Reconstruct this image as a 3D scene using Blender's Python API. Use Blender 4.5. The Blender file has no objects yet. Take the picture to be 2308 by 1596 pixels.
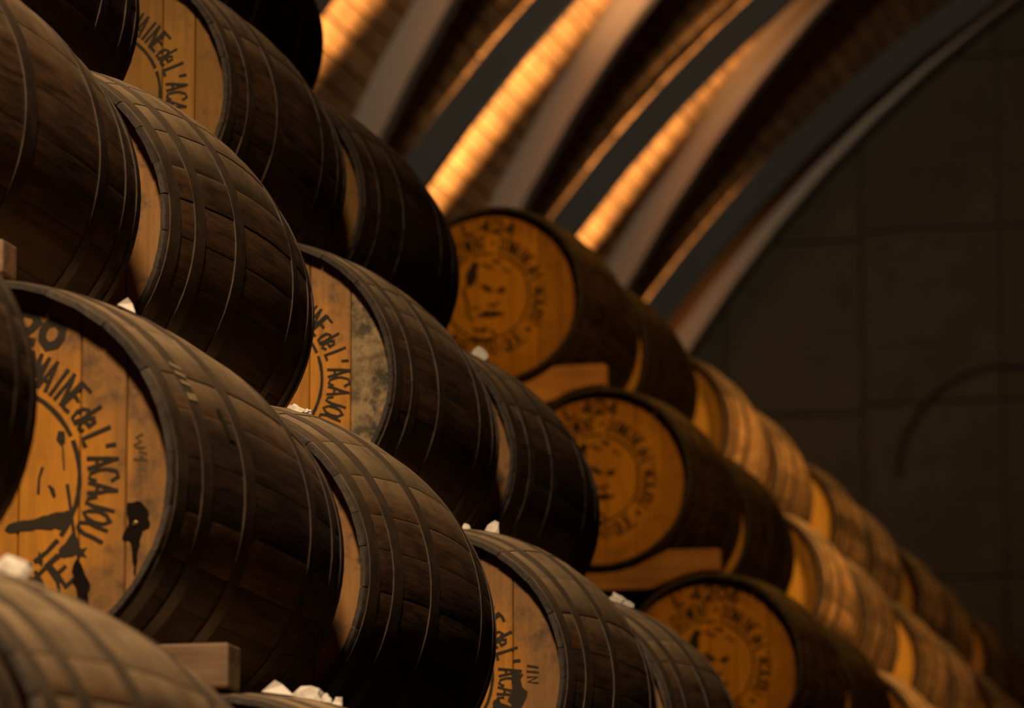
import bpy, math, random
from math import sin, cos, pi, radians, sqrt
from mathutils import Vector

random.seed(7)
C = bpy.context.scene.collection
SC = bpy.context.scene

# ------------------------------------------------------------------ camera
CAM_H = 1.15                       # eye height above the floor
F_PX, PSI, THETA = 10500.0, 0.223703, 0.179577
cam_d = bpy.data.cameras.new('camera')
cam_d.sensor_width = 36.0
cam_d.sensor_fit = 'HORIZONTAL'
cam_d.lens = F_PX / 2308.0 * 36.0
cam_d.clip_end = 200.0
cam_d.dof.use_dof = True
cam_d.dof.focus_distance = 7.6
cam_d.dof.aperture_fstop = 6.5
cam = bpy.data.objects.new('camera', cam_d)
C.objects.link(cam)
cam.location = (0, 0, CAM_H)
cam.rotation_euler = (pi / 2 + THETA, 0, PSI)
SC.camera = cam

# ------------------------------------------------------------------ world, lights, exposure
SC.view_settings.view_transform = 'Standard'
SC.view_settings.look = 'None'
SC.view_settings.exposure = 0.0
SC.view_settings.gamma = 1.0
SC.view_settings.use_curve_mapping = False
w = bpy.data.worlds.new('dim_evening')
w.use_nodes = True
w.node_tree.nodes['Background'].inputs[0].default_value = (0.75, 0.72, 0.62, 1)
w.node_tree.nodes['Background'].inputs[1].default_value = 0.006
SC.world = w


def spot(name, loc, target, cone, size, energy, col):
    d = bpy.data.lights.new(name, 'SPOT')
    d.spot_size = radians(cone)
    d.spot_blend = 0.6 if cone > 30 else 1.0     # narrow beams have soft edges
    d.shadow_soft_size = size
    d.energy = energy
    d.color = col
    o = bpy.data.objects.new(name, d)
    C.objects.link(o)
    o.location = loc
    o.rotation_euler = (Vector(target) - Vector(loc)).to_track_quat('-Z', 'Y').to_euler()
    return o


# unseen key added over the near aisle, warm lamps beside the far stack
spot('near_key_spot', (-0.9, 0.9, 8.2), (-1.9, 5.4, 1.9), 56, 0.6, 4300, (1.0, 0.76, 0.49))
spot('gap_lamp', (-0.2, 9.6, 6.4), (-2.9, 14.0, 3.0), 58, 0.25, 560, (1.0, 0.58, 0.17))
spot('aisle_spot', (0.2, 14.6, 5.3), (-2.6, 17.2, 3.2), 46, 0.2, 900, (1.0, 0.60, 0.22))
spot('aisle_spot', (0.4, 18.2, 6.2), (-2.8, 21.0, 3.3), 60, 0.2, 330, (1.0, 0.64, 0.30))  # weak fill added to lift the farther barrels
spot('rib_fill_spot', (0.3, 1.0, 8.7), (-5.6, 29.5, 8.7), 21, 0.3, 7000, (1.0, 0.80, 0.56))  # unseen narrow beam added to brighten the rib faces and end wall

# ------------------------------------------------------------------ materials


def mat(name):
    m = bpy.data.materials.new(name)
    m.use_nodes = True
    nt = m.node_tree
    return m, nt, nt.nodes['Principled BSDF']


class N:
    """small node helper"""

    def __init__(s, nt):
        s.nt = nt

    def n(s, t, **kw):
        nd = s.nt.nodes.new(t)
        for k, v in kw.items():
            setattr(nd, k, v)
        return nd

    def put(s, sock, v):
        if hasattr(v, 'is_output') or hasattr(v, 'links'):
            s.nt.links.new(v, sock)
        else:
            sock.default_value = v

    def math(s, op, a, b=None, c=None, clamp=False):
        nd = s.n('ShaderNodeMath', operation=op, use_clamp=clamp)
        s.put(nd.inputs[0], a)
        if b is not None:
            s.put(nd.inputs[1], b)
        if c is not None:
            s.put(nd.inputs[2], c)
        return nd.outputs[0]

    def rng(s, v, a, b, c=0.0, d=1.0):
        nd = s.n('ShaderNodeMapRange')
        nd.clamp = True
        for i, x in enumerate((v, a, b, c, d)):
            s.put(nd.inputs[i], x)
        return nd.outputs[0]

    def mix(s, f, a, b, mode='MIX'):
        nd = s.n('ShaderNodeMix', data_type='RGBA', blend_type=mode)
        s.put(nd.inputs[0], f)
        s.put(nd.inputs[6], a)
        s.put(nd.inputs[7], b)
        return nd.outputs[2]

    def noise(s, vec, scale, detail=4, rough=0.55):
        nd = s.n('ShaderNodeTexNoise')
        s.put(nd.inputs['Vector'], vec)
        nd.inputs['Scale'].default_value = scale
        nd.inputs['Detail'].default_value = detail
        nd.inputs['Roughness'].default_value = rough
        return nd.outputs[0]

    def mapped(s, vec, scale):
        nd = s.n('ShaderNodeMapping')
        s.put(nd.inputs['Vector'], vec)
        nd.inputs['Scale'].default_value = scale
        return nd.outputs[0]

    def offs(s, vec, val):
        nd = s.n('ShaderNodeVectorMath', operation='ADD')
        s.put(nd.inputs[0], vec)
        s.put(nd.inputs[1], val)
        return nd.outputs[0]

    def obj(s):
        return s.n('ShaderNodeTexCoord').outputs['Object']

    def rand(s):
        return s.n('ShaderNodeObjectInfo').outputs['Random']

    def up(s):
        g = s.n('ShaderNodeNewGeometry')
        sx = s.n('ShaderNodeSeparateXYZ')
        s.nt.links.new(g.outputs['Normal'], sx.inputs[0])
        return sx.outputs[2]

    def bump(s, h, strength, dist):
        nd = s.n('ShaderNodeBump')
        nd.inputs['Strength'].default_value = strength
        nd.inputs['Distance'].default_value = dist
        s.put(nd.inputs['Height'], h)
        return nd.outputs[0]


def c4(r, g, b):
    return (r, g, b, 1.0)


def wood_mat(name, dark, light, dust, dust_amt, rough, stretch=(22, 2.0, 22), grain=1.0, axis_rand=True, vary=0.5):
    m, nt, b = mat(name)
    k = N(nt)
    o = k.obj()
    r = k.rand()
    vec = o
    if axis_rand:
        sc = k.n('ShaderNodeCombineXYZ')
        for i in range(3):
            k.put(sc.inputs[i], k.math('MULTIPLY', r, (37.0, 91.0, 17.0)[i]))
        vec = k.offs(o, sc.outputs[0])
    g = k.noise(k.mapped(vec, stretch), 3.0, 6, 0.62)
    big = k.noise(vec, 5.0, 3)
    col = k.mix(k.rng(g, 0.32, 0.68), c4(*dark), c4(*light))
    br = k.rng(r, 0, 1, 1 - vary, 1 + vary)
    hs = k.n('ShaderNodeHueSaturation')
    k.put(hs.inputs['Color'], col)
    k.put(hs.inputs['Value'], k.math('MULTIPLY', br, k.rng(big, 0.3, 0.7, 0.7, 1.3)))
    col = hs.outputs[0]
    if dust_amt > 0:
        d = k.math('MULTIPLY', k.rng(k.up(), 0.30, 0.95, 0, dust_amt), k.rng(k.noise(vec, 14, 5), 0.25, 0.62, 0.45, 1.0))
        col = k.mix(d, col, c4(*dust))
    nt.links.new(col, b.inputs['Base Color'])
    b.inputs['Roughness'].default_value = rough
    b.inputs['Specular IOR Level'].default_value = 0.3
    nt.links.new(k.bump(g, 0.35 * grain, 0.004), b.inputs['Normal'])
    return m


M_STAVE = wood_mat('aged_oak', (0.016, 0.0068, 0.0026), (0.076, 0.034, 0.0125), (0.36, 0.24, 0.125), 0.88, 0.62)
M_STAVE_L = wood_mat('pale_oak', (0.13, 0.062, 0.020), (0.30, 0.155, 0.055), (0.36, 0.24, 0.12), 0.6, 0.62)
M_END = wood_mat('end_grain', (0.022, 0.0145, 0.0095), (0.055, 0.036, 0.023), (0.2, 0.15, 0.1), 0.15, 0.8, (30, 30, 30), vary=0.2)
M_CHOCK = wood_mat('sawn_timber', (0.26, 0.105, 0.025), (0.40, 0.17, 0.042), (0.2, 0.15, 0.1), 0.2, 0.7, (2.0, 20, 20))
M_CHOCK_B = wood_mat('weathered_timber', (0.17, 0.09, 0.042), (0.30, 0.165, 0.08), (0.2, 0.15, 0.1), 0.2, 0.7, (2.0, 20, 20))
M_DECK = wood_mat('deck_pine', (0.50, 0.27, 0.11), (0.58, 0.33, 0.135), (0.2, 0.15, 0.1), 0.0, 0.75, (6, 0.5, 6), vary=0.18)


def iron_mat():
    m, nt, b = mat('hoop_iron')
    k = N(nt)
    o = k.obj()
    n1 = k.noise(o, 30, 5)
    col = k.mix(k.rng(n1, 0.35, 0.7), c4(0.045, 0.029, 0.019), c4(0.085, 0.052, 0.032))
    d = k.math('MULTIPLY', k.rng(k.up(), 0.3, 1.0, 0, 0.7), k.rng(k.noise(o, 12, 4), 0.25, 0.65, 0.5, 1))
    col = k.mix(d, col, c4(0.28, 0.195, 0.118))
    nt.links.new(col, b.inputs['Base Color'])
    b.inputs['Metallic'].default_value = 0.35
    b.inputs['Roughness'].default_value = 0.42
    nt.links.new(k.bump(n1, 0.2, 0.001), b.inputs['Normal'])
    return m


M_IRON = iron_mat()


def steel_mat(name, c1, c2):
    m, nt, b = mat(name)
    k = N(nt)
    col = k.mix(k.noise(k.obj(), 1.2, 3), c4(*c1), c4(*c2))
    nt.links.new(col, b.inputs['Base Color'])
    b.inputs['Roughness'].default_value = 0.6
    return m


M_STEEL = steel_mat('dark_steel_paint', (0.040, 0.040, 0.037), (0.055, 0.054, 0.05))
M_TIMBER = steel_mat('grey_rib_paint', (0.33, 0.275, 0.225), (0.38, 0.32, 0.265))
R_BILGE, R_FAT, R_HEAD, LEN = 0.301, 0.318, 0.270, 0.88


def head_mat(name, inner, outer, dirt, amt, lo=0.53):
    m, nt, b = mat(name)
    k = N(nt)
    o = k.obj()
    sx = k.n('ShaderNodeSeparateXYZ')
    k.put(sx.inputs[0], o)
    zz = k.math('SUBTRACT', sx.outputs[2], R_BILGE)
    rr = k.math('SQRT', k.math('ADD', k.math('MULTIPLY', sx.outputs[0], sx.outputs[0]), k.math('MULTIPLY', zz, zz)))
    r = k.rand()
    cx = k.n('ShaderNodeCombineXYZ')
    k.put(cx.inputs[2], k.math('MULTIPLY', r, 60.0))
    vec = k.offs(o, cx.outputs[0])
    n1 = k.noise(vec, 11, 5)
    rw = k.math('ADD', rr, k.math('MULTIPLY', k.math('SUBTRACT', n1, 0.5), 0.11))
    col = k.mix(k.rng(rw, 0.165, 0.215), c4(*inner), c4(*outer))
    g = k.noise(k.mapped(vec, (30, 30, 3)), 3.0, 6, 0.6)
    hs = k.n('ShaderNodeHueSaturation')
    k.put(hs.inputs['Color'], col)
    k.put(hs.inputs['Value'], k.math('MULTIPLY', k.rng(g, 0.25, 0.75, 0.75, 1.2), k.rng(r, 0, 1, 0.88, 1.1)))
    col = hs.outputs[0]
    sp = k.math('MULTIPLY', k.rng(k.noise(vec, 26, 6, 0.7), lo, lo + 0.17), k.rng(rw, 0.13, 0.24, 0.15, 1.0))
    col = k.mix(k.math('MULTIPLY', sp, amt), col, c4(*dirt))
    nt.links.new(col, b.inputs['Base Color'])
    b.inputs['Roughness'].default_value = 0.6
    b.inputs['Specular IOR Level'].default_value = 0.2
    nt.links.new(k.bump(g, 0.25, 0.002), b.inputs['Normal'])
    return m


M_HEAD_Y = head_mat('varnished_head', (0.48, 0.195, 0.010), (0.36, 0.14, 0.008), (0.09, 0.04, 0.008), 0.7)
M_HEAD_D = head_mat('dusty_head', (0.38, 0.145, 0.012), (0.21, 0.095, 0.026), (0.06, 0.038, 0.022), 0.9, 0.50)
M_HEAD_K = head_mat('shade_toned_head', (0.25, 0.108, 0.013), (0.20, 0.088, 0.014), (0.06, 0.035, 0.015), 0.8)  # weaker light on the top near row is put into this wood colour
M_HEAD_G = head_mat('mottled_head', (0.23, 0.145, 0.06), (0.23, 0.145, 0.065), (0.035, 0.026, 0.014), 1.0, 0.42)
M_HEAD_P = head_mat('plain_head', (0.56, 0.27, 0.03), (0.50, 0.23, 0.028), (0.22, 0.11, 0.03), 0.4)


def flat_mat(name, col, rough, spec=0.5):
    m, nt, b = mat(name)
    k = N(nt)
    c = k.mix(k.noise(k.obj(), 40, 4), c4(*[x * 0.7 for x in col]), c4(*[x * 1.3 for x in col]))
    nt.links.new(c, b.inputs['Base Color'])
    b.inputs['Roughness'].default_value = rough
    b.inputs['Specular IOR Level'].default_value = spec
    return m


M_INK = flat_mat('stencil_ink', (0.022, 0.015, 0.008), 0.75, 0.2)
M_FAINT = flat_mat('faded_ink', (0.085, 0.05, 0.018), 0.75, 0.2)
M_WORN = flat_mat('worn_ink', (0.024, 0.014, 0.005), 0.75, 0.2)
M_SCUFF = flat_mat('pale_scuff', (0.23, 0.16, 0.075), 0.8, 0.2)
M_TAR = flat_mat('tar', (0.008, 0.006, 0.005), 0.22)
M_PAPER = flat_mat('pale_plaster', (0.62, 0.53, 0.43), 0.9, 0.1)


def concrete_mat():
    m, nt, b = mat('board_marked_concrete')
    k = N(nt)
    o = k.obj()
    n1 = k.noise(o, 0.9, 6, 0.6)
    n2 = k.noise(o, 6, 5, 0.6)
    col = k.mix(k.rng(n1, 0.3, 0.7), c4(0.048, 0.038, 0.022), c4(0.078, 0.062, 0.035))
    col = k.mix(k.rng(n2, 0.45, 0.8, 0, 0.5), col, c4(0.034, 0.027, 0.016))
    nt.links.new(col, b.inputs['Base Color'])
    b.inputs['Roughness'].default_value = 0.9
    nt.links.new(k.bump(n2, 0.3, 0.01), b.inputs['Normal'])
    return m


M_CONC = concrete_mat()
M_DAMP = flat_mat('damp_concrete', (0.028, 0.022, 0.014), 0.9, 0.1)
M_FLOOR = flat_mat('dark_earth_floor', (0.03, 0.022, 0.015), 0.95, 0.1)

# ------------------------------------------------------------------ mesh helpers


def mesh(name, v, f, m, smooth=None):
    me = bpy.data.meshes.new(name)
    me.from_pydata(v, [], f)
    me.update()
    me.materials.append(m)
    if smooth is not None:
        for p in me.polygons:
            p.use_smooth = True
        me.set_sharp_from_angle(angle=radians(smooth))
    return me


def obj(name, me, parent=None, loc=(0, 0, 0), rot=(0, 0, 0)):
    o = bpy.data.objects.new(name, me)
    C.objects.link(o)
    o.location = loc
    o.rotation_euler = rot
    if parent is not None:
        o.parent = parent
    return o


def tag(o, label=None, cat=None, group=None, kind=None):
    if label:
        o['label'] = label
    if cat:
        o['category'] = cat
    if group:
        o['group'] = group
    if kind:
        o['kind'] = kind
    return o


def box_vf(x0, x1, y0, y1, z0, z1):
    v = [(x0, y0, z0), (x1, y0, z0), (x1, y1, z0), (x0, y1, z0), (x0, y0, z1), (x1, y0, z1), (x1, y1, z1), (x0, y1, z1)]
    f = [(0, 3, 2, 1), (4, 5, 6, 7), (0, 1, 5, 4), (1, 2, 6, 5), (2, 3, 7, 6), (3, 0, 4, 7)]
    return v, f


def chamfer_box(x0, x1, y0, y1, z0, z1, c):
    """box with its edges planed off by c"""
    v, f = [], []
    xs, ys, zs = (x0, x1), (y0, y1), (z0, z1)
    idx = {}
    for i in range(2):
        for j in range(2):
            for l in range(2):
                sx, sy, sz = (1 if i == 0 else -1), (1 if j == 0 else -1), (1 if l == 0 else -1)
                for a in range(3):
                    p = [xs[i] + sx * c, ys[j] + sy * c, zs[l] + sz * c]
                    p[a] = (xs[i], ys[j], zs[l])[a]
                    idx[(i, j, l, a)] = len(v)
                    v.append(tuple(p))
    q = lambda *k: idx[k]
    for s in range(2):
        f.append((q(s, 0, 0, 0), q(s, 1, 0, 0), q(s, 1, 1, 0), q(s, 0, 1, 0)))
        f.append((q(0, s, 0, 1), q(1, s, 0, 1), q(1, s, 1, 1), q(0, s, 1, 1)))
        f.append((q(0, 0, s, 2), q(1, 0, s, 2), q(1, 1, s, 2), q(0, 1, s, 2)))
    for s in range(2):
        for t in range(2):
            f.append((q(s, t, 0, 0), q(s, t, 1, 0), q(s, t, 1, 1), q(s, t, 0, 1)))
            f.append((q(s, 0, t, 0), q(s, 1, t, 0), q(s, 1, t, 2), q(s, 0, t, 2)))
            f.append((q(0, s, t, 1), q(1, s, t, 1), q(1, s, t, 2), q(0, s, t, 2)))
            for u in range(2):
                if s == 0 or True:
                    pass
    for i in range(2):
        for j in range(2):
            for l in range(2):
                f.append((q(i, j, l, 0), q(i, j, l, 1), q(i, j, l, 2)))
    return v, f


def fix_normals(me):
    import bmesh
    bm = bmesh.new()
    bm.from_mesh(me)
    bmesh.ops.recalc_face_normals(bm, faces=bm.faces)
    bm.to_mesh(me)
    bm.free()
    return me


# ------------------------------------------------------------------ setting: floor, plinths, vault, end wall
S1 = dict(X=-2.712369, H=2.084252 + CAM_H, Y=5.842624)
S2 = dict(X=-3.108080, H=2.682947 + CAM_H, Y=13.416569)
PITCH, STEP_X, STEP_H, SECOND = 2.457268, 0.327199, 0.568098, 1.014778

VX, VZ, VR = 1.607, 0.886 + CAM_H, 9.82          # vault axis and deck radius
Y0, Y1 = -9.0, 34.0

v, f = box_vf(-9.6, 12.8, Y0, Y1 + 0.6, -0.3, 0.0)
tag(obj('floor', mesh('floor', v, f, M_FLOOR)), kind='structure')

# raised masonry footings that carry the two stacks
zt = S1['H'] - 3 * STEP_H - 0.304
v, f = box_vf(-7.5, -0.95, 0.5, 10.2, 0, zt)
tag(obj('floor_plinth', mesh('floor_plinth', v, f, M_FLOOR)), kind='structure')
zt = S2['H'] - 2 * STEP_H - 0.304
v, f = box_vf(-7.5, -1.9, 13.2, 27.0, 0, zt)
tag(obj('floor_terrace', mesh('floor_terrace', v, f, M_FLOOR)), kind='structure')


def vpt(a, r, y):
    """point of the vault: a = degrees up from the left springing"""
    return (VX - r * cos(radians(a)), y, VZ + r * sin(radians(a)))


# outer shell of the vault
v, f = [], []
na = 72
for i in range(na + 1):
    a = -12 + 204 * i / na
    v += [vpt(a, VR + 0.055, Y0), vpt(a, VR + 0.055, Y1 + 0.5), vpt(a, VR + 0.16, Y0), vpt(a, VR + 0.16, Y1 + 0.5)]
for i in range(na):
    b = 4 * i
    f += [(b, b + 1, b + 5, b + 4), (b + 2, b + 6, b + 7, b + 3), (b, b + 4, b + 6, b + 2), (b + 1, b + 3, b + 7, b + 5)]
f += [(0, 2, 3, 1), (4 * na, 4 * na + 1, 4 * na + 3, 4 * na + 2)]
ceiling = tag(obj('ceiling', mesh('ceiling', v, f, M_DECK, 40)), kind='structure')

RIB_P, RIB_1 = 3.15, 26.5
A_Y = [RIB_1 - 2 * RIB_P, RIB_1 - RIB_P, RIB_1, RIB_1 + RIB_P, RIB_1 + 2 * RIB_P]
B_Y = [y + 1.72 for y in A_Y[:-1]] + [33.62]

# roof boards, one by one, between the steel ribs
BW = 0.862                          # degrees of arc taken by one board
bay_edges = A_Y + [Y1 + 0.02]
for bi in range(len(bay_edges) - 1):
    ya, yb = bay_edges[bi], bay_edges[bi + 1]
    ln = yb - ya
    gap = 0.04
    nv, nf = [], []
    for a, r in ((-BW / 2 + gap, VR + 0.006), (-BW / 2 + gap + 0.04, VR), (BW / 2 - gap - 0.04, VR), (BW / 2 - gap, VR + 0.006),
                 (BW / 2 - gap, VR + 0.045), (-BW / 2 + gap, VR + 0.045)):
        for y in (0.003, ln - 0.003):
            nv.append((-r * cos(radians(a)) + VR, y, r * sin(radians(a))))
    for i in range(6):
        j = (i + 1) % 6
        nf.append((2 * i, 2 * i + 1, 2 * j + 1, 2 * j))
    nf += [(0, 2, 4, 6, 8, 10), (1, 11, 9, 7, 5, 3)]
    bm_ = fix_normals(mesh('roof_board', nv, nf, M_DECK))
    for n in range(44):
        a = 23.5 + n * BW
        x, y, z = vpt(a, VR, ya)
        jit = random.uniform(-0.004, 0.004)
        o = obj('roof_board', bm_, ceiling, (x - jit * cos(radians(a)), ya, z + jit * sin(radians(a))), (0, radians(a), 0))


def rib(name, y, t, r_in, r_out, m, a0=-8.0, a1=188.0, taper=0.0, lean=0.0):
    v, f = [], []
    n = 60
    for i in range(n + 1):
        a = a0 + (a1 - a0) * i / n
        ri = r_in + taper * max(0.0, min(1.0, (a - 30) / 25.0))
        ys = y + lean * (max(12.0, min(54.0, a, 180 - a)) - 36.0)      # the paired ribs draw together towards the crown
        v += [vpt(a, ri, ys), vpt(a, ri, ys + t), vpt(a, r_out, ys + t), vpt(a, r_out, ys)]
    for i in range(n):
        b = 4 * i
        for j in range(4):
            k = (j + 1) % 4
            f.append((b + j, b + k, b + 4 + k, b + 4 + j))
    f += [(0, 3, 2, 1), (4 * n, 4 * n + 1, 4 * n + 2, 4 * n + 3)]
    return obj(name, fix_normals(mesh(name, v, f, m, 40)))


for i, y in enumerate(A_Y):
    tag(rib('trim_%d' % (i + 1), y, 0.06, VR - 0.24, VR - 0.03, M_STEEL, lean=0.03), kind='structure')
    # narrow warm floodlight low on the springing just behind each steel rib, grazing up the boards
    src = vpt(7, VR - 0.45, y + (0.66, 0.66, 0.66, 0.66, 0.34)[i])
    dst = vpt((42, 42, 40, 37, 34)[i], VR, y + (0.66, 0.66, 0.66, 0.66, 0.30)[i])
    spot('rib_floodlight', src, dst, (19, 19, 19, 18, 12)[i], 0.08, (11500, 11500, 11500, 9500, 4200)[i], (1.0, 0.55, 0.225))
for i, y in enumerate(B_Y):
    last = i == len(B_Y) - 1
    tag(rib('trim_%d' % (i + 6), y, 0.16, VR - (0.28 if last else 0.20), VR - 0.004, M_TIMBER, taper=0.05 if last else 0.0, lean=0.0 if last else -0.055), kind='structure')

# end wall of cast concrete panels with recessed joints and tie holes
v, f = box_vf(-9.6, 12.8, Y1 + 0.06, Y1 + 0.5, 0, 12.0)
wall = tag(obj('wall_back', mesh('wall_back', v, f, M_CONC)), kind='structure')
PW, PH = 1.045, 1.315
WX, WZ = -5.05, 7.15 + CAM_H - 0.055
pv, pf = chamfer_box(0, PW - 0.012, 0, 0.08, 0, PH - 0.012, 0.008)
pan = fix_normals(mesh('wall_panel', pv, pf, M_CONC))
hv, hf = [], []
for i in range(10):
    t = 2 * pi * i / 10
    hv += [(0.03 * cos(t), 0, 0.03 * sin(t)), (0.018 * cos(t), 0.012, 0.018 * sin(t))]
hf = [(2 * i, 2 * ((i + 1) % 10), 2 * ((i + 1) % 10) + 1, 2 * i + 1) for i in range(10)] + [tuple(2 * i + 1 for i in range(10))]
hole = mesh('tie_hole', hv, hf, M_INK)
for i in range(-3, 8):
    for j in range(-6, 3):
        x0 = WX + i * PW
        z0 = WZ + j * PH + (0.06 if i >= 0 else 0)
        xm = x0 + PW / 2
        top = VZ + sqrt(max(0, VR * VR - (xm - VX) ** 2))
        if z0 > top or z0 < 0:
            continue
        dy = random.uniform(-0.006, 0.006)
        p = obj('wall_panel', pan, wall, (x0 + 0.008, Y1 - 0.015 + dy, z0))
        for hx, hz in ((0.035, 0.14), (0.035, PH - 0.16)):
            obj('tie_hole', hole, p, (hx, -0.002, hz))
# filled-in arch traced on the panels
v, f = [], []
acx, acz, ar = -3.98, 5.27 + CAM_H, 0.79
n = 28
for i in range(n + 1):
    t = pi * i / n
    for r in (ar, ar + 0.04):
        for y in (Y1 - 0.045, Y1 + 0.03):
            v.append((acx - r * cos(t), y, acz + r * sin(t)))
for i in range(n):
    b = 4 * i
    f += [(b, b + 2, b + 6, b + 4), (b, b + 4, b + 5, b + 1), (b + 2, b + 3, b + 7, b + 6)]
tag(obj('arch_moulding', fix_normals(mesh('arch_moulding', v, f, M_DAMP, 40)), wall), label='dark curved arch line on the wall')

# ------------------------------------------------------------------ barrel parts


def rad(y, rb=None):
    t = (y - LEN / 2) / (LEN / 2)
    return R_HEAD + ((rb or R_BILGE) - R_HEAD) * (1 - t * t)


NY = 12


def stave_mesh(width, cut, rb):
    """one bent plank of the barrel, its middle at the top"""
    v, f = [], []
    ed = 0.004 / R_BILGE
    gp = cut / R_BILGE              # how far the joint has opened
    cut = 0.0006
    h = width / 2
    cols = [(-h + gp, -cut), (-h + ed, 0), (0, 0), (h - ed, 0), (h - gp, -cut)]
    ys = [0.0, 0.006] + [LEN * i / NY for i in range(1, NY)] + [LEN - 0.006, LEN]
    for k, y in enumerate(ys):
        r = rad(y, rb)
        end = -0.002 if k in (0, len(ys) - 1) else 0.0
        e_ = min(y, LEN - y)              # staves are planed thin towards the chime
        th = 0.0095 + 0.0125 * min(1.0, e_ / 0.07)
        for a, d in cols:
            v.append(((r + d + end) * sin(a), y, (r + d + end) * cos(a)))
        for a in (h - gp, 0, -h + gp):
            v.append(((r - th) * sin(a), y, (r - th) * cos(a)))
    m = 8
    for k in range(len(ys) - 1):
        b = m * k
        for j in range(m):
            j2 = (j + 1) % m
            f.append((b + j, b + m + j, b + m + j2, b + j2))
    f.append(tuple(range(m)))
    b = m * (len(ys) - 1)
    f.append(tuple(b + m - 1 - i for i in range(m)))
    me = mesh('stave', v, f, M_STAVE, 32)
    me.materials.append(M_END)
    for p in me.polygons:                 # sawn end grain and the bevel of the chime
        if max(v[i][1] for i in p.vertices) < 0.0065 or min(v[i][1] for i in p.vertices) > LEN - 0.0065:
            p.material_index = 1
    return fix_normals(me)


LAYOUTS = []
for q in range(5):
    ws = [random.uniform(0.7, 1.45) for _ in range(24)]
    s = sum(ws)
    a = random.uniform(0, 2 * pi)
    lay = []
    for wd in ws:
        wd = wd / s * 2 * pi
        lay.append((a + wd / 2, stave_mesh(wd, random.choice((0.0004, 0.0004, 0.0007, 0.0015)), R_FAT if q >= 3 else R_BILGE), random.uniform(-0.0012, 0.0008)))
        a += wd
    LAYOUTS.append(lay)


def hoop_mesh(y0, y1, rb):
    v, f = [], []
    n = 72
    t = 0.0011
    ys = (y0, (y0 + y1) / 2, y1)
    for i in range(n):
        a = 2 * pi * i / n
        for y in ys:
            r = rad(y, rb) + t
            v.append((r * sin(a), y, r * cos(a)))
        for y in (y1, y0):
            r = rad(y, rb) - 0.002
            v.append((r * sin(a), y, r * cos(a)))
    for i in range(n):
        b, c = 5 * i, 5 * ((i + 1) % n)
        for j in range(5):
            k = (j + 1) % 5
            f.append((b + j, b + k, c + k, c + j))
    return fix_normals(mesh('hoop', v, f, M_IRON, 35))


HOOPS = [[hoop_mesh(a, b, rb) for a, b in ((0.010, 0.044), (0.094, 0.130), (0.252, 0.294), (LEN - 0.294, LEN - 0.252), (LEN - 0.130, LEN - 0.094), (LEN - 0.044, LEN - 0.010))] for rb in (R_BILGE, R_FAT)]

HY = 0.026                           # how far the head sits inside the chime
R_IN = R_HEAD - 0.0115


def disc_mesh(y, nrm):
    n = 48
    v = [(R_IN * sin(2 * pi * i / n), y, R_BILGE + R_IN * cos(2 * pi * i / n)) for i in range(n)]
    me = mesh('head', v, [tuple(range(n)) if nrm < 0 else tuple(reversed(range(n)))], M_HEAD_P)
    return me


DISC_F, DISC_B = disc_mesh(HY + 0.012, 1), disc_mesh(LEN - HY, -1)


def board_mesh(x0, x1, m):
    """one upright board of a head, rounded to the barrel"""
    r = R_IN + 0.003
    g = 0.0007
    x0, x1 = max(-r, x0 + g), min(r, x1 - g)
    n = 8
    up = [(x0 + (x1 - x0) * i / n) for i in range(n + 1)]
    ring = [(x, sqrt(max(0, r * r - x * x))) for x in up] + [(x, -sqrt(max(0, r * r - x * x))) for x in reversed(up)]
    pts = []
    for p in ring:
        if not pts or (abs(p[0] - pts[-1][0]) + abs(p[1] - pts[-1][1])) > 1e-5:
            pts.append(p)
    if (abs(pts[0][0] - pts[-1][0]) + abs(pts[0][1] - pts[-1][1])) < 1e-5:
        pts.pop()
    k = len(pts)
    mx = (x0 + x1) / 2
    v = [(mx + (x - mx) * (1 - 0.0022 / max(0.01, (x1 - x0) / 2)), HY, R_BILGE + z) for x, z in pts]
    v += [(x, HY + 0.002, R_BILGE + z) for x, z in pts] + [(x, HY + 0.012, R_BILGE + z) for x, z in pts]
    f = [tuple(range(k))]
    for i in range(k):
        j = (i + 1) % k
        f += [(i, j, k + j, k + i), (k + i, k + j, 2 * k + j, 2 * k + i)]
    return fix_normals(mesh('head_board', v, f, m))


BOARD_CUTS = [[-0.28, -0.175, -0.085, 0.01, 0.10, 0.18, 0.28], [-0.28, -0.16, -0.06, 0.045, 0.13, 0.195, 0.28], [-0.28, -0.19, -0.10, -0.01, 0.07, 0.165, 0.28]]
_bc = {}


def boards(ci, m):
    key = (ci, m.name)
    if key not in _bc:
        cuts = BOARD_CUTS[ci]
        _bc[key] = [board_mesh(cuts[i], cuts[i + 1], m) for i in range(len(cuts) - 1)]
    return _bc[key]


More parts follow.
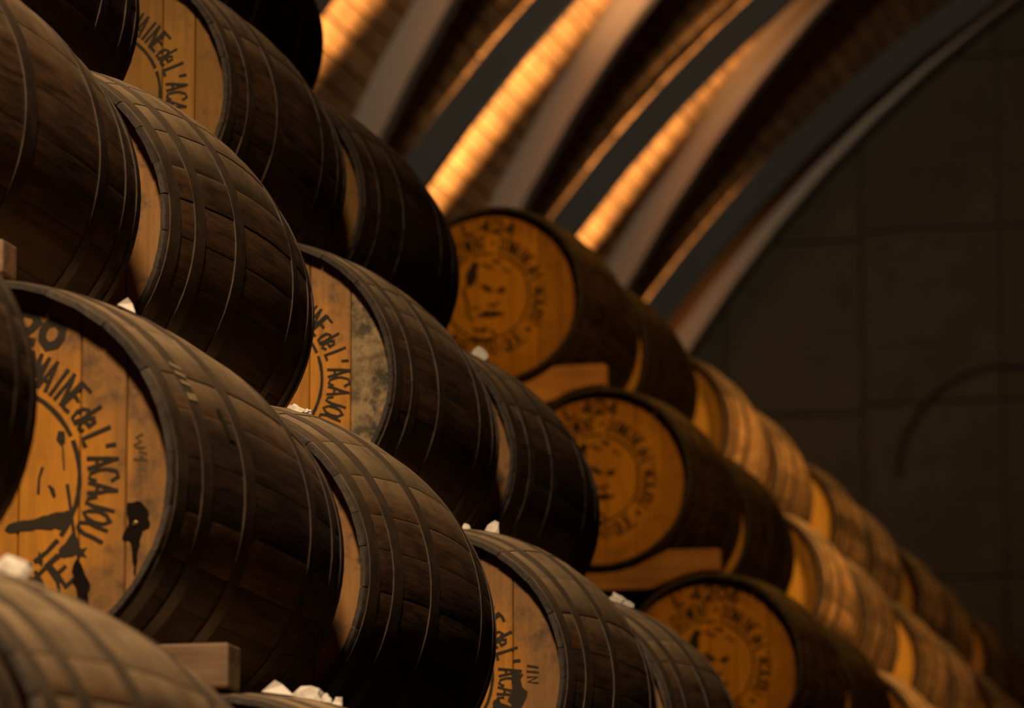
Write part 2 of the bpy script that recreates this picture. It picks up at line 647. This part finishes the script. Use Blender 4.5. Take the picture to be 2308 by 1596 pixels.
# ------------------------------------------------------------------ stencilled marks (brush strokes laid on a head)
GLYPH = {
    'A': [[(0, 0), (.5, 1), (1, 0)], [(.22, .3), (.78, .3)]],
    'C': [[(1, .8), (.7, 1), (.25, .95), (0, .6), (0, .35), (.25, .05), (.7, 0), (1, .2)]],
    'D': [[(0, 0), (0, 1), (.6, .95), (1, .6), (1, .4), (.6, .05), (0, 0)]],
    'E': [[(.9, 1), (0, 1), (0, 0), (.95, 0)], [(0, .52), (.75, .52)]],
    'I': [[(.5, 0), (.5, 1)]],
    'J': [[(.9, 1), (.9, .3), (.65, 0), (.25, .05), (0, .3)]],
    'L': [[(0, 1), (0, 0), (.9, 0)]],
    'M': [[(0, 0), (.1, 1), (.5, .3), (.9, 1), (1, 0)]],
    'N': [[(0, 0), (0, 1), (1, 0), (1, 1)]],
    'O': [[(.5, 1), (.1, .8), (0, .5), (.1, .2), (.5, 0), (.9, .2), (1, .5), (.9, .8), (.5, 1)]],
    'Q': [[(.5, 1), (.1, .8), (0, .5), (.1, .2), (.5, 0), (.9, .2), (1, .5), (.9, .8), (.5, 1)], [(.6, .3), (1, -.1)]],
    'R': [[(0, 0), (0, 1), (.7, 1), (1, .75), (.7, .5), (0, .5)], [(.4, .5), (1, 0)]],
    'T': [[(0, 1), (1, 1)], [(.5, 1), (.5, 0)]],
    'U': [[(0, 1), (0, .3), (.25, 0), (.75, 0), (1, .3), (1, 1)]],
    'd': [[(1, 1), (1, 0)], [(1, .45), (.6, .62), (.15, .5), (0, .25), (.2, 0), (.7, 0), (1, .15)]],
    'e': [[(.1, .32), (.9, .36), (.8, .6), (.4, .65), (.05, .4), (.1, .1), (.5, 0), (.95, .12)]],
    "'": [[(.5, 1), (.35, .72)]],
    '0': [[(.5, 1), (.1, .8), (0, .5), (.1, .2), (.5, 0), (.9, .2), (1, .5), (.9, .8), (.5, 1)]],
    '2': [[(0, .75), (.25, 1), (.75, 1), (1, .75), (.8, .45), (0, 0), (1, 0)]],
    '4': [[(.75, 0), (.75, 1), (0, .3), (1, .3)]],
    '6': [[(.85, .95), (.4, .9), (.05, .5), (.1, .15), (.5, 0), (.9, .2), (.85, .5), (.45, .58), (.1, .4)]],
}


def strip(v, f, pts, wd):
    """a brush stroke with blunt ends along 2-D points"""
    n = len(pts)
    base = len(v)
    for i, (x, z) in enumerate(pts):
        a = pts[max(0, i - 1)]
        b = pts[min(n - 1, i + 1)]
        dx, dz = b[0] - a[0], b[1] - a[1]
        l = sqrt(dx * dx + dz * dz) or 1e-6
        nx, nz = -dz / l, dx / l
        k = wd / 2 * random.uniform(0.85, 1.15)
        if i == 0:
            x, z = x - dx / l * wd * 0.4, z - dz / l * wd * 0.4
        if i == n - 1:
            x, z = x + dx / l * wd * 0.4, z + dz / l * wd * 0.4
        v.append((x + nx * k, z + nz * k))
        v.append((x - nx * k, z - nz * k))
    for i in range(n - 1):
        b = base + 2 * i
        f.append((b, b + 1, b + 3, b + 2))


def blob(v, f, pts, rough=0.0):
    if rough:                         # ragged, brushed outline
        out = []
        for a, b in zip(pts, pts[1:] + pts[:1]):
            l = sqrt((b[0] - a[0]) ** 2 + (b[1] - a[1]) ** 2)
            n = max(1, int(l / 0.006))
            for i in range(n):
                k = rough if i else rough * 0.5
                out.append((a[0] + (b[0] - a[0]) * i / n + random.uniform(-k, k), a[1] + (b[1] - a[1]) * i / n + random.uniform(-k, k)))
        pts = out
    base = len(v)
    v.extend(pts)
    f.append(tuple(range(base, base + len(pts))))


def sub(pts, step):
    out = [pts[0]]
    for a, b in zip(pts, pts[1:]):
        l = sqrt((b[0] - a[0]) ** 2 + (b[1] - a[1]) ** 2)
        n = max(1, int(l / step))
        out += [(a[0] + (b[0] - a[0]) * i / n, a[1] + (b[1] - a[1]) * i / n) for i in range(1, n + 1)]
    return out


def strokes(ch):
    """the brush strokes of a letter, lifted at sharp corners"""
    out = []
    for st in GLYPH[ch]:
        cur = [st[0]]
        for i in range(1, len(st)):
            cur.append(st[i])
            if i < len(st) - 1:
                ax, az = st[i][0] - st[i - 1][0], st[i][1] - st[i - 1][1]
                bx, bz = st[i + 1][0] - st[i][0], st[i + 1][1] - st[i][1]
                c = (ax * bx + az * bz) / ((sqrt(ax * ax + az * az) * sqrt(bx * bx + bz * bz)) or 1)
                if c < 0.35:
                    out.append(cur)
                    cur = [st[i]]
        out.append(cur)
    return out


def ring_text(v, f, text, a0, a1, r0, hgt, wd, inward=False):
    """letters spread over the angles a0..a1 (degrees clockwise from the top)"""
    n = len(text)
    cell = (a1 - a0) / n
    for i, ch in enumerate(text):
        if ch == ' ':
            continue
        narrow = 0.35 if ch in "I'" else 0.80
        for st in strokes(ch):
            pts = []
            for u, q in sub(st, 0.34):
                u = (u - 0.5) * narrow + 0.5
                if inward:
                    a = radians(a1 - (i + u) * cell)
                    r = r0 + hgt * (1 - q)
                else:
                    a = radians(a0 + (i + u) * cell)
                    r = r0 + hgt * q
                j = random.uniform(-0.0006, 0.0006)
                pts.append((r * sin(a) + j, r * cos(a) + j))
            strip(v, f, pts, wd)


def line_text(v, f, text, x, z, cw, h, wd, arc=0.0):
    for i, ch in enumerate(text):
        if ch == ' ':
            continue
        for st in strokes(ch):
            pts = []
            for u, q in sub(st, 0.4):
                px, pz = x + (i + 0.12 + u * 0.72) * cw, z + q * h
                if arc:
                    a = px / arc
                    px, pz = (arc + pz - z) * sin(a), z + (arc + pz - z) * cos(a) - arc
                pts.append((px, pz))
            strip(v, f, pts, wd)


def star(v, f, a, r, s):
    cx, cz = r * sin(radians(a)), r * cos(radians(a))
    pts = []
    for i in range(10):
        t = radians(a) + pi * i / 5
        q = s if i % 2 == 0 else s * 0.42
        pts.append((cx + q * sin(t), cz + q * cos(t)))
    base = len(v)
    v.append((cx, cz))
    v.extend(pts)
    for i in range(10):
        f.append((base, base + 1 + i, base + 1 + (i + 1) % 10))


def arc_line(v, f, a0, a1, r, wd):
    n = max(2, int(abs(a1 - a0) / 6))
    strip(v, f, [(r * sin(radians(a0 + (a1 - a0) * i / n)), r * cos(radians(a0 + (a1 - a0) * i / n))) for i in range(n + 1)], wd)


def mark(name, vf, parent, m, ox=0.0, oz=0.0, lift=0.0006):
    v, f = vf
    vv = [(x + ox, HY - lift - (i * 2.5e-6) % 0.0005, R_BILGE + z + oz) for i, (x, z) in enumerate(v)]   # each stroke lies on the last
    import bmesh
    me = mesh(name, vv, f, m)
    bm = bmesh.new()
    bm.from_mesh(me)
    bmesh.ops.triangulate(bm, faces=[q for q in bm.faces if len(q.verts) > 4])
    for q in bm.faces:
        q.normal_update()
        if q.normal.y > 0:
            q.normal_flip()
    bm.to_mesh(me)
    bm.free()
    return obj(name, me, parent)


def stencil(head, lot=None, ox=0.0, oz=0.0, portrait=True, rot=0.0, m=None, ring=True, lot_rot=0.0, lot_w=0.0085):
    m = m or M_INK
    v, f = [], []
    r0, h, wd = 0.1445, 0.040, 0.0054
    ring_text(v, f, 'DOMAINE', 14 + rot, 55 + rot, r0, h, wd)
    ring_text(v, f, 'de', 57 + rot, 68 + rot, r0, h, wd)
    ring_text(v, f, "L'", 71 + rot, 82 + rot, r0, h, wd)
    ring_text(v, f, 'ACAJOU', 82 + rot, 122 + rot, r0, h, wd)
    ring_text(v, f, 'CLEMENT', -42 + rot, -1 + rot, r0, h, wd)
    ring_text(v, f, 'MARTINIQUE', 137 + rot, 223 + rot, r0, h, wd, True)
    star(v, f, 6.5 + rot, 0.165, 0.010)
    star(v, f, 130 + rot, 0.167, 0.0125)
    star(v, f, 230 + rot, 0.167, 0.0125)
    mark('stencil_lettering', (v, f), head, m, ox, oz)
    if ring:
        v, f = [], []
        for a0, a1 in ((-20, 8), (15, 66), (71, 128), (133, 150), (154, 200), (206, 250), (258, 334)):
            arc_line(v, f, a0 + rot, a1 + rot, 0.131, 0.0065)
        mark('stencil_ring', (v, f), head, m, ox, oz)
    if lot:
        for nm, txt in (('lot_letter', lot[0]), ('lot_number', lot[1:])):
            v, f = [], []
            line_text(v, f, txt, -0.5 * len(lot) * 0.036 + (-0.014 if nm == 'lot_letter' else 0.036), 0.197, 0.036, 0.036, lot_w, arc=0.23)
            q = radians(lot_rot)
            v = [(x * cos(q) + z * sin(q), -x * sin(q) + z * cos(q)) for x, z in v]
            mark(nm, (v, f), head, m, ox, oz)
    if portrait:
        v, f = [], []

        def P(pts, top=True):
            out = []
            for x, y in pts:
                if top:
                    px, py = 1020 + x / 7.69, 470 + y / 7.69
                else:
                    px, py = 1020 + x / 7.25, 640 + y / 7.25
                out.append(((px - 1107) / 722.0, -(py - 662) / 722.0))
            return out
        blob(v, f, P([(420, 880), (480, 880), (545, 935), (520, 985), (490, 1010), (500, 1160), (460, 1250), (380, 1310), (320, 1300), (300, 1130), (330, 1050)]))
        blob(v, f, P([(520, 1270), (650, 1280), (780, 1370), (765, 1415), (650, 1400), (600, 1330)]))
        blob(v, f, P([(820, 1400), (900, 1340), (1000, 1330), (960, 1440), (860, 1430)]))
        strip(v, f, P([(600, 930), (680, 965), (760, 1000)]), 0.008)
        strip(v, f, P([(770, 880), (830, 885), (890, 905)]), 0.009)
        strip(v, f, P([(950, 1010), (1010, 1040), (1060, 1090)]), 0.006)
        strip(v, f, P([(290, 1310), (265, 1390), (300, 1450)]), 0.007)
        strip(v, f, P([(260, 90), (310, 250), (330, 330), (310, 400), (340, 470), (400, 545)], False), 0.008)
        strip(v, f, P([(400, 360), (520, 330)], False), 0.006)
        blob(v, f, P([(620, 270), (740, 295), (840, 240), (835, 290), (740, 345), (650, 315)], False))
        blob(v, f, P([(440, 480), (560, 420), (640, 370), (690, 425), (760, 380), (810, 420), (920, 430), (900, 475), (760, 500), (620, 505)], False))
        blob(v, f, P([(400, 630), (450, 660), (520, 695), (590, 645), (660, 690), (600, 740), (520, 735), (430, 715)], False))
        strip(v, f, P([(700, 715), (740, 740), (770, 780)], False), 0.007)
        strip(v, f, P([(290, 850), (400, 830), (480, 880), (600, 900), (740, 870)], False), 0.007)
        mark('stencil_portrait', (v, f), head, m, ox, oz)


# ------------------------------------------------------------------ barrels
BAR = {}
FAT_KEYS = {'b2', 'c2', 'c3', 'c4'}        # barrels with a fuller belly


def barrel(key, x, y, z, label, group, head='P', cuts=0, grey=False, pale=False):
    """z = height of the axis; y = near end"""
    root = bpy.data.objects.new('rum_barrel', None)
    C.objects.link(root)
    root.empty_display_size = 0.2
    root.location = (x, y, z - R_BILGE)
    tag(root, label, 'barrel', group)
    fat = key in FAT_KEYS
    lay = LAYOUTS[3 + len(BAR) % 2 if fat else len(BAR) % 3]
    turn = random.uniform(0, 2 * pi)
    for a, me, dr in lay:
        t = a + turn
        o = obj('stave', me, root, (dr * sin(t), 0, R_BILGE + dr * cos(t)), (0, t, 0))
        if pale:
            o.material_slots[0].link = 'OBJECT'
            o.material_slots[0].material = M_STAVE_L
    for me in HOOPS[1 if fat else 0]:
        obj('hoop', me, root, (0, 0, R_BILGE), (0, random.uniform(0, 6), 0))
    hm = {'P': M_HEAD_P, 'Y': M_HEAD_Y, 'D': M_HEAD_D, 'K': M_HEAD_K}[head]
    hd = obj('head', DISC_F, root)
    bl = boards(cuts, hm)
    for i, me in enumerate(bl):
        if grey and i == len(bl) - 1:
            key2 = ('grey', cuts)
            if key2 not in _bc:
                c_ = BOARD_CUTS[cuts]
                _bc[key2] = board_mesh(c_[-2], c_[-1], M_HEAD_G)
            o = obj('head_board', _bc[key2], hd)
            o['label'] = 'grey mottled edge board'
        else:
            obj('head_board', me, hd)
    obj('head', DISC_B, root)
    BAR[key] = root
    return root, hd


def lattice(st, row, k, sec):
    s = S1 if st == 1 else S2
    return s['X'] + STEP_X * row, s['Y'] + PITCH * k + SECOND * sec, s['H'] - STEP_H * row


NEAR = 'barrels of the near stack'
FAR = 'barrels of the far stack'
LIST = [
    # key, stack, row, station, second, label, head kind, board cut, grey
    ('z2', 1, -1, 1, 1, 'dark barrel at the top edge, its curved end cutting off the lit roof boards', 'P', 0, 0),
    ('a1', 1, 0, 0, 1, 'dark shadowed barrel at the top left, hiding the left part of a lettered head', 'P', 1, 0),
    ('a2', 1, 0, 1, 0, 'barrel of the top near row whose lettered head is cut by the top edge', 'D', 1, 0),
    ('a3', 1, 0, 1, 1, 'dark barrel just left of the fully visible portrait head', 'P', 2, 0),
    ('b1', 1, 1, 0, 0, 'large barrel at the left edge, upper half, its head out of view', 'P', 0, 0),
    ('b2', 1, 1, 0, 1, 'dark hooped barrel in the upper left middle, showing only a sliver of its head', 'P', 1, 0),
    ('b3', 1, 1, 1, 0, 'barrel with a grey mottled board at the right edge of its lettered head', 'D', 0, 1),
    ('b4', 1, 1, 1, 1, 'dark barrel just left of the blurred middle portrait head of three', 'P', 2, 0),
    ('c0', 1, 2, -1, 1, 'dark barrel end at the left edge overlapping the big stained head', 'P', 0, 0),
    ('c1', 1, 2, 0, 0, 'large near barrel with black drips on its lettered head numbered 20', 'D', 1, 0),
    ('c2', 1, 2, 0, 1, 'sharp hooped barrel at the bottom centre with a thin crescent of orange head', 'D', 0, 0),
    ('c3', 1, 2, 1, 0, 'barrel at the bottom centre with lettering and a black blot on its head', 'D', 2, 0),
    ('c4', 1, 2, 1, 1, 'barrel at the bottom edge just left of the lowest portrait head', 'P', 1, 0),
    ('d0', 1, 3, -1, 0, 'barrel only just showing in the bottom left corner', 'P', 0, 0),
    ('d1', 1, 3, -1, 1, 'blurred brown barrel filling the bottom left corner', 'P', 1, 0),
    ('d2', 1, 3, 0, 0, 'barrel top at the bottom edge with pale crumbs lying on it', 'P', 2, 0),
    ('A0', 2, 0, 0, 0, 'barrel with the fully visible moustached portrait on its orange head', 'Y', 1, 0),
    ('A0s', 2, 0, 0, 1, 'dark barrel directly behind the uppermost portrait barrel', 'P', 0, 0),
    ('B0', 2, 1, 0, 0, 'barrel with the half-hidden portrait head in the middle of the three orange heads', 'Y', 0, 0),
    ('B0s', 2, 1, 0, 1, 'dark barrel directly behind the middle portrait barrel', 'P', 1, 0),
    ('C0', 2, 2, 0, 0, 'barrel with the lowest portrait head, cut by the bottom edge', 'Y', 2, 0),
    ('C0s', 2, 2, 0, 1, 'barrel directly behind the lowest portrait barrel', 'P', 0, 0),
]
ORD = ['first', 'second', 'third', 'fourth', 'fifth', 'sixth', 'seventh', 'eighth']
for row, rn, ks in ((0, 'upper', 4), (1, 'middle', 3), (2, 'lowest', 1)):
    i = 0
    for k in range(1, ks + 1):
        for sec in (0, 1):
            tone = 'golden lit' if (row == 1 and k < 3) or row == 2 else ('tan' if k < 3 else 'dim brown')
            LIST.append(('%s%d%d' % ('ABC'[row], k, sec), 2, row, k, sec,
                         '%s blurred barrel, %s in the %s far row counting away from the portrait heads' % (tone, ORD[i], rn), 'P', (k + sec) % 3, 0))
            i += 1
HEADS = {}
for key, st, row, k, sec, label, hk, ci, gr in LIST:
    x, y, z = lattice(st, row, k, sec)
    if key == 'd0':
        y += 0.07
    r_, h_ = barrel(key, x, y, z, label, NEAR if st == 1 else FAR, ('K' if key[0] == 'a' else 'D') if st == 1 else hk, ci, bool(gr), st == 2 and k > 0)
    HEADS[key] = h_

stencil(HEADS['a2'], ox=-0.004, portrait=True)
stencil(HEADS['b3'], ox=-0.006, portrait=False)
stencil(HEADS['c1'], lot='L420', portrait=False, rot=-3, lot_rot=9, lot_w=0.0125)
stencil(HEADS['c3'], ox=-0.004, portrait=False, rot=2)
stencil(HEADS['A0'], lot='L424', ox=-0.028, m=M_WORN, lot_rot=4)
stencil(HEADS['B0'], lot='L424', ox=-0.020, m=M_WORN, lot_rot=-2)
stencil(HEADS['C0'], lot='L4206', ox=-0.008, m=M_WORN)

# marks of the stained near head (units: metres from the head centre)


def Q(pts, top=False):
    out = []
    for x, y in pts:
        px, py = x / 3.8, (640 if top else 1000) + y / 3.8
        out.append(((px + 26) / 1590.0, -(py - 1056) / 1590.0))
    return out


v, f = [], []
blob(v, f, Q([(190, 550), (380, 515), (600, 470), (635, 560), (570, 620), (300, 625), (130, 640), (60, 620), (90, 575)]), 0.0016)
strip(v, f, Q([(590, 270), (615, 420), (640, 580), (655, 680)]), 0.005)
blob(v, f, Q([(640, 650), (690, 700), (700, 790), (650, 850), (540, 850), (520, 790), (580, 740)]), 0.0016)
strip(v, f, Q([(530, 840), (430, 920), (310, 1035), (300, 1110), (300, 1190)]), 0.0055)
blob(v, f, Q([(350, 800), (395, 830), (390, 925), (345, 880)]), 0.0016)
blob(v, f, Q([(425, 260), (455, 260), (495, 345), (480, 365)]), 0.0016)
strip(v, f, Q([(375, 120), (350, 200), (345, 320)]), 0.004)
blob(v, f, Q([(30, 900), (120, 940), (190, 950), (200, 1000), (150, 1000), (60, 950)]), 0.0016)
blob(v, f, Q([(500, 1190), (560, 1200), (570, 1280), (530, 1310), (490, 1260)], True), 0.0016)
strip(v, f, Q([(545, 1290), (550, 1380), (560, 1500)], True), 0.0025)
mark('painted_strokes', (v, f), HEADS['c1'], M_INK, lift=0.0009)
v, f = [], []
blob(v, f, Q([(645, 930), (690, 860), (740, 960), (800, 1080), (775, 1150), (790, 1290), (795, 1400), (765, 1425), (705, 1360), (690, 1150), (650, 1060)]), 0.0016)
blob(v, f, Q([(1095, 430), (1220, 420), (1280, 520), (1290, 640), (1230, 655), (1205, 730), (1195, 900), (1172, 1035), (1150, 900), (1130, 745), (1060, 715), (1110, 600)]), 0.0016)
o = mark('tar_drip', (v, f), HEADS['c1'], M_TAR, lift=0.0011)
o['label'] = 'shiny black drips'
v, f = [], []
for st in ([(1215, 1240), (1160, 1265), (1210, 1300), (1150, 1325)], [(1160, 1345), (1240, 1350), (1190, 1380), (1260, 1400), (1200, 1420), (1265, 1455), (1150, 1440)]):
    strip(v, f, Q(st, True), 0.003)
mark('scrawl', (v, f), HEADS['c1'], M_FAINT, lift=0.0009)
# black blot on the bottom centre head
v, f = [], []


def Q3(pts):
    return [((1060 + x / 3.84 - 938) / 1262.0, -((1180 + y / 3.84) - 1515) / 1262.0) for x, y in pts]


blob(v, f, Q3([(350, 1250), (430, 1270), (400, 1330), (430, 1400), (470, 1430), (440, 1520), (400, 1600), (330, 1560), (280, 1510), (300, 1470), (330, 1400), (320, 1300)]), 0.0016)
blob(v, f, Q3([(160, 1500), (210, 1480), (230, 1530), (200, 1600), (150, 1560)]), 0.0016)
strip(v, f, Q3([(470, 1200), (560, 1215)]), 0.004)
strip(v, f, Q3([(465, 1250), (565, 1260)]), 0.004)
strip(v, f, Q3([(470, 1300), (560, 1300), (470, 1345), (560, 1355)]), 0.004)
mark('ink_blot', (v, f), HEADS['c3'], M_INK, lift=0.0009)

# brass nail standing in the tar of the stained head
nv, nf = [], []
nx, nz = Q([(1165, 600)])[0]
for i in range(10):
    t = 2 * pi * i / 10
    nv += [(nx + 0.0042 * cos(t), HY - 0.001, R_BILGE + nz + 0.0042 * sin(t)), (nx + 0.0026 * cos(t), HY - 0.004, R_BILGE + nz + 0.0026 * sin(t))]
nf = [(2 * i, 2 * ((i + 1) % 10), 2 * ((i + 1) % 10) + 1, 2 * i + 1) for i in range(10)] + [tuple(2 * i + 1 for i in range(10))]
mb, nt, b = mat('brass')
b.inputs['Base Color'].default_value = (0.75, 0.52, 0.2, 1)
b.inputs['Metallic'].default_value = 1.0
b.inputs['Roughness'].default_value = 0.3
obj('nail', fix_normals(mesh('nail', nv, nf, mb, 30)), HEADS['c1'])['label'] = 'small brass nail'


def body_mark(name, key, quads, m, lift):
    """paint or scuff lying on the curved side of a barrel; quads of (along, degrees from the top)"""
    v, f = [], []
    rb = R_FAT if key in FAT_KEYS else R_BILGE
    for q in quads:
        b0 = len(v)
        n = 4
        for i in range(n + 1):
            for (ya, pa), (yb, pb) in ((q[0], q[1]), (q[3], q[2])):
                y = ya + (yb - ya) * i / n
                t = radians(pa + (pb - pa) * i / n)
                r = rad(y, rb) + lift
                v.append((r * sin(t), y, R_BILGE + r * cos(t)))
        f += [(b0 + 2 * i, b0 + 2 * i + 2, b0 + 2 * i + 3, b0 + 2 * i + 1) for i in range(n)]
    return obj(name, fix_normals(mesh(name, v, f, m)), BAR[key])


for a, b_, c_, d_ in ((0.094, 54.0, 0.128, 55.2), (0.096, 57.0, 0.129, 57.8), (0.097, 60.0, 0.129, 60.5), (0.096, 64.2, 0.129, 64.0)):
    h_ = 2.2 if b_ > 62 else 1.2
    body_mark('pale_scuff', 'c1', [[(a, b_), (c_, d_), (c_, d_ + h_), (a, b_ + h_)]], M_SCUFF, 0.0021)
body_mark('black_smear', 'c1', [[(0.196, 66.5), (0.212, 66.0), (0.238, 75.0), (0.214, 75.0)]], M_INK, 0.0014)
for y_, w_ in ((0.160, 0.026), (0.192, 0.016), (0.218, 0.020)):
    body_mark('black_brush_mark', 'a3', [[(y_, 84.0), (y_ + w_, 83.5), (y_ + w_ + 0.008, 97.0), (y_ + 0.008, 98.0)]], M_INK, 0.0014)

# ------------------------------------------------------------------ timber chocks wedged under the barrels
CV = {}


def chock(key, dx0, dx1, top, bot, y0, y1, label, m=None, drop=0.0):
    b = BAR[key]
    cx, cy, cz = b.location.x, b.location.y, b.location.z + R_BILGE
    # side profile: flat bottom, upright outer end, hollowed flank following the barrel
    prof = [(dx1, bot), (dx1, top)]
    r = rad(y1) + 0.006
    x = dx1
    n = 8
    xs = [dx1 - (dx1 - dx0) * i / n for i in range(1, n + 1)]
    for q in xs:
        lim = -sqrt(max(0.0, r * r - q * q)) if q < r else 0
        prof.append((q, max(bot - drop + 0.006, min(top, lim))))
    rl = rad(y1) + 0.004
    for i in range(n + 1):                # underside seated on the barrel below
        q = dx0 + (dx1 - dx0 - 0.004) * i / n
        d = abs(q - STEP_X)
        low = -STEP_H + sqrt(rl * rl - d * d) if d < rl else -9
        prof.append((q, min(bot, max(bot - drop, low)) if drop else bot))
    k = len(prof)
    e = 0.004
    v = [(px, y0, pz) for px, pz in prof] + [(px, y1, pz) for px, pz in prof]
    f = [tuple(range(k)), tuple(reversed(range(k, 2 * k)))] + [(i, (i + 1) % k, k + (i + 1) % k, k + i) for i in range(k)]
    o = obj('timber_chock', fix_normals(mesh('timber_chock', v, f, m or M_CHOCK)), None, (cx, cy, cz))
    bv = o.modifiers.new('worn_edges', 'BEVEL')
    bv.width = 0.005
    bv.segments = 2
    bv.limit_method = 'ANGLE'
    bv.angle_limit = radians(40)
    tag(o, label, 'chock', 'timber chocks between the barrel rows')


chock('c1', 0.13, 0.345, -0.228, -0.288, 0.008, 0.068, 'sharp brown timber block resting on the barrel at the bottom edge', M_CHOCK_B)
chock('b1', 0.13, 0.350, -0.240, -0.288, 0.008, 0.068, 'timber block end at the left edge above the big stained head', M_CHOCK_B)
chock('A0', 0.02, 0.335, -0.222, -0.287, 0.020, 0.075, 'orange lit timber block below the uppermost portrait barrel', drop=0.05)
chock('B0', -0.06, 0.350, -0.222, -0.287, 0.020, 0.075, 'orange lit timber block between the middle and lowest portrait heads', drop=0.05)

# ------------------------------------------------------------------ pale crumbs lying on the barrels


def lump(seed, sx, sy, sz, sharp=0.35):
    rd = random.Random(seed)
    import bmesh
    bm = bmesh.new()
    bmesh.ops.create_icosphere(bm, subdivisions=2, radius=1.0)
    for vv in bm.verts:
        k = 1 + rd.uniform(-sharp, sharp)
        vv.co = Vector((vv.co.x * sx * k, vv.co.y * sy * k, max(-0.3, vv.co.z) * sz * k))
    me = bpy.data.meshes.new('pale_crumb')
    bm.to_mesh(me)
    bm.free()
    me.materials.append(M_PAPER)
    return me


def shard(seed, sx, sy, sz):
    rd = random.Random(seed)
    v = [(-sx, -sy, 0), (sx, -sy * 0.7, 0), (sx * 0.8, sy, 0), (-sx * 0.9, sy * 0.8, 0), (-sx * 0.3, -sy * 0.5, sz), (sx * 0.25, -sy * 0.2, sz * 0.75), (-sx * 0.1, sy * 0.5, sz * 0.9)]
    v = [(a + rd.uniform(-.1, .1) * sx, b + rd.uniform(-.1, .1) * sy, c) for a, b, c in v]
    f = [(0, 3, 2, 1), (0, 1, 5, 4), (1, 2, 5), (2, 6, 5), (2, 3, 6), (3, 0, 4), (3, 4, 6), (4, 5, 6)]
    return fix_normals(mesh('pale_crumb', v, f, M_PAPER))


CRUMBS = []


def crumb(key, y, phi, me, label, rz=0.0, cat='debris'):
    b = BAR[key]
    r = rad(y, R_FAT if key in FAT_KEYS else R_BILGE) + 0.001
    t = radians(phi)
    o = obj('pale_crumb', me, None, (b.location.x + r * sin(t), b.location.y + y, b.location.z + R_BILGE + r * cos(t)), (0, t, rz))
    tag(o, label, cat, 'pale crumbs on the barrels')
    return o


crumb('c1', 0.261, 23.2, shard(1, 0.013, 0.012, 0.016), 'white chip standing on the big stained-head barrel', 0.4)
crumb('d1', 0.359, 18.0, lump(2, 0.021, 0.018, 0.019, 0.18), 'blurred white lump at the left edge in front of the stained head')
crumb('c2', 0.241, 16.5, lump(3, 0.012, 0.008, 0.009), 'white flake on the sharp central barrel, the larger of two')
crumb('c2', 0.263, 19.0, lump(4, 0.006, 0.006, 0.007), 'small white flake just right of the larger flake on the central barrel')
crumb('b4', 0.241, 27.8, lump(5, 0.019, 0.014, 0.018, 0.2), 'pale lump below the bow tie of the uppermost portrait')
crumb('c3', 0.265, 13.2, lump(6, 0.013, 0.012, 0.020, 0.25), 'pale round crumb on the barrel with the black blot')
crumb('c3', 0.202, 6.5, lump(7, 0.008, 0.007, 0.010), 'tiny pale crumb left of the round crumb on the blotted barrel')
crumb('c4', 0.31, 17.5, lump(8, 0.019, 0.010, 0.016, 0.4), 'ragged pale flake beside the black gap left of the lowest portrait')
crumb('c4', 0.354, 20.4, lump(9, 0.012, 0.008, 0.011, 0.4), 'small pale flake right of the ragged flake at the black gap')
crumb('d2', 0.192, 6.8, shard(10, 0.022, 0.012, 0.018), 'pale wedge-shaped chip on the bottom edge barrel', 0.2)
crumb('d2', 0.275, 10.2, lump(11, 0.022, 0.013, 0.015, 0.35), 'white ragged lump right of the wedge-shaped chip at the bottom edge')
crumb('d2', 0.32, 12.8, lump(12, 0.008, 0.008, 0.011, 0.3), 'small hollow crumb at the bottom edge, second from the right')
crumb('d2', 0.349, 14.3, lump(13, 0.007, 0.006, 0.010, 0.4), 'rightmost tiny pale crumb at the bottom edge')
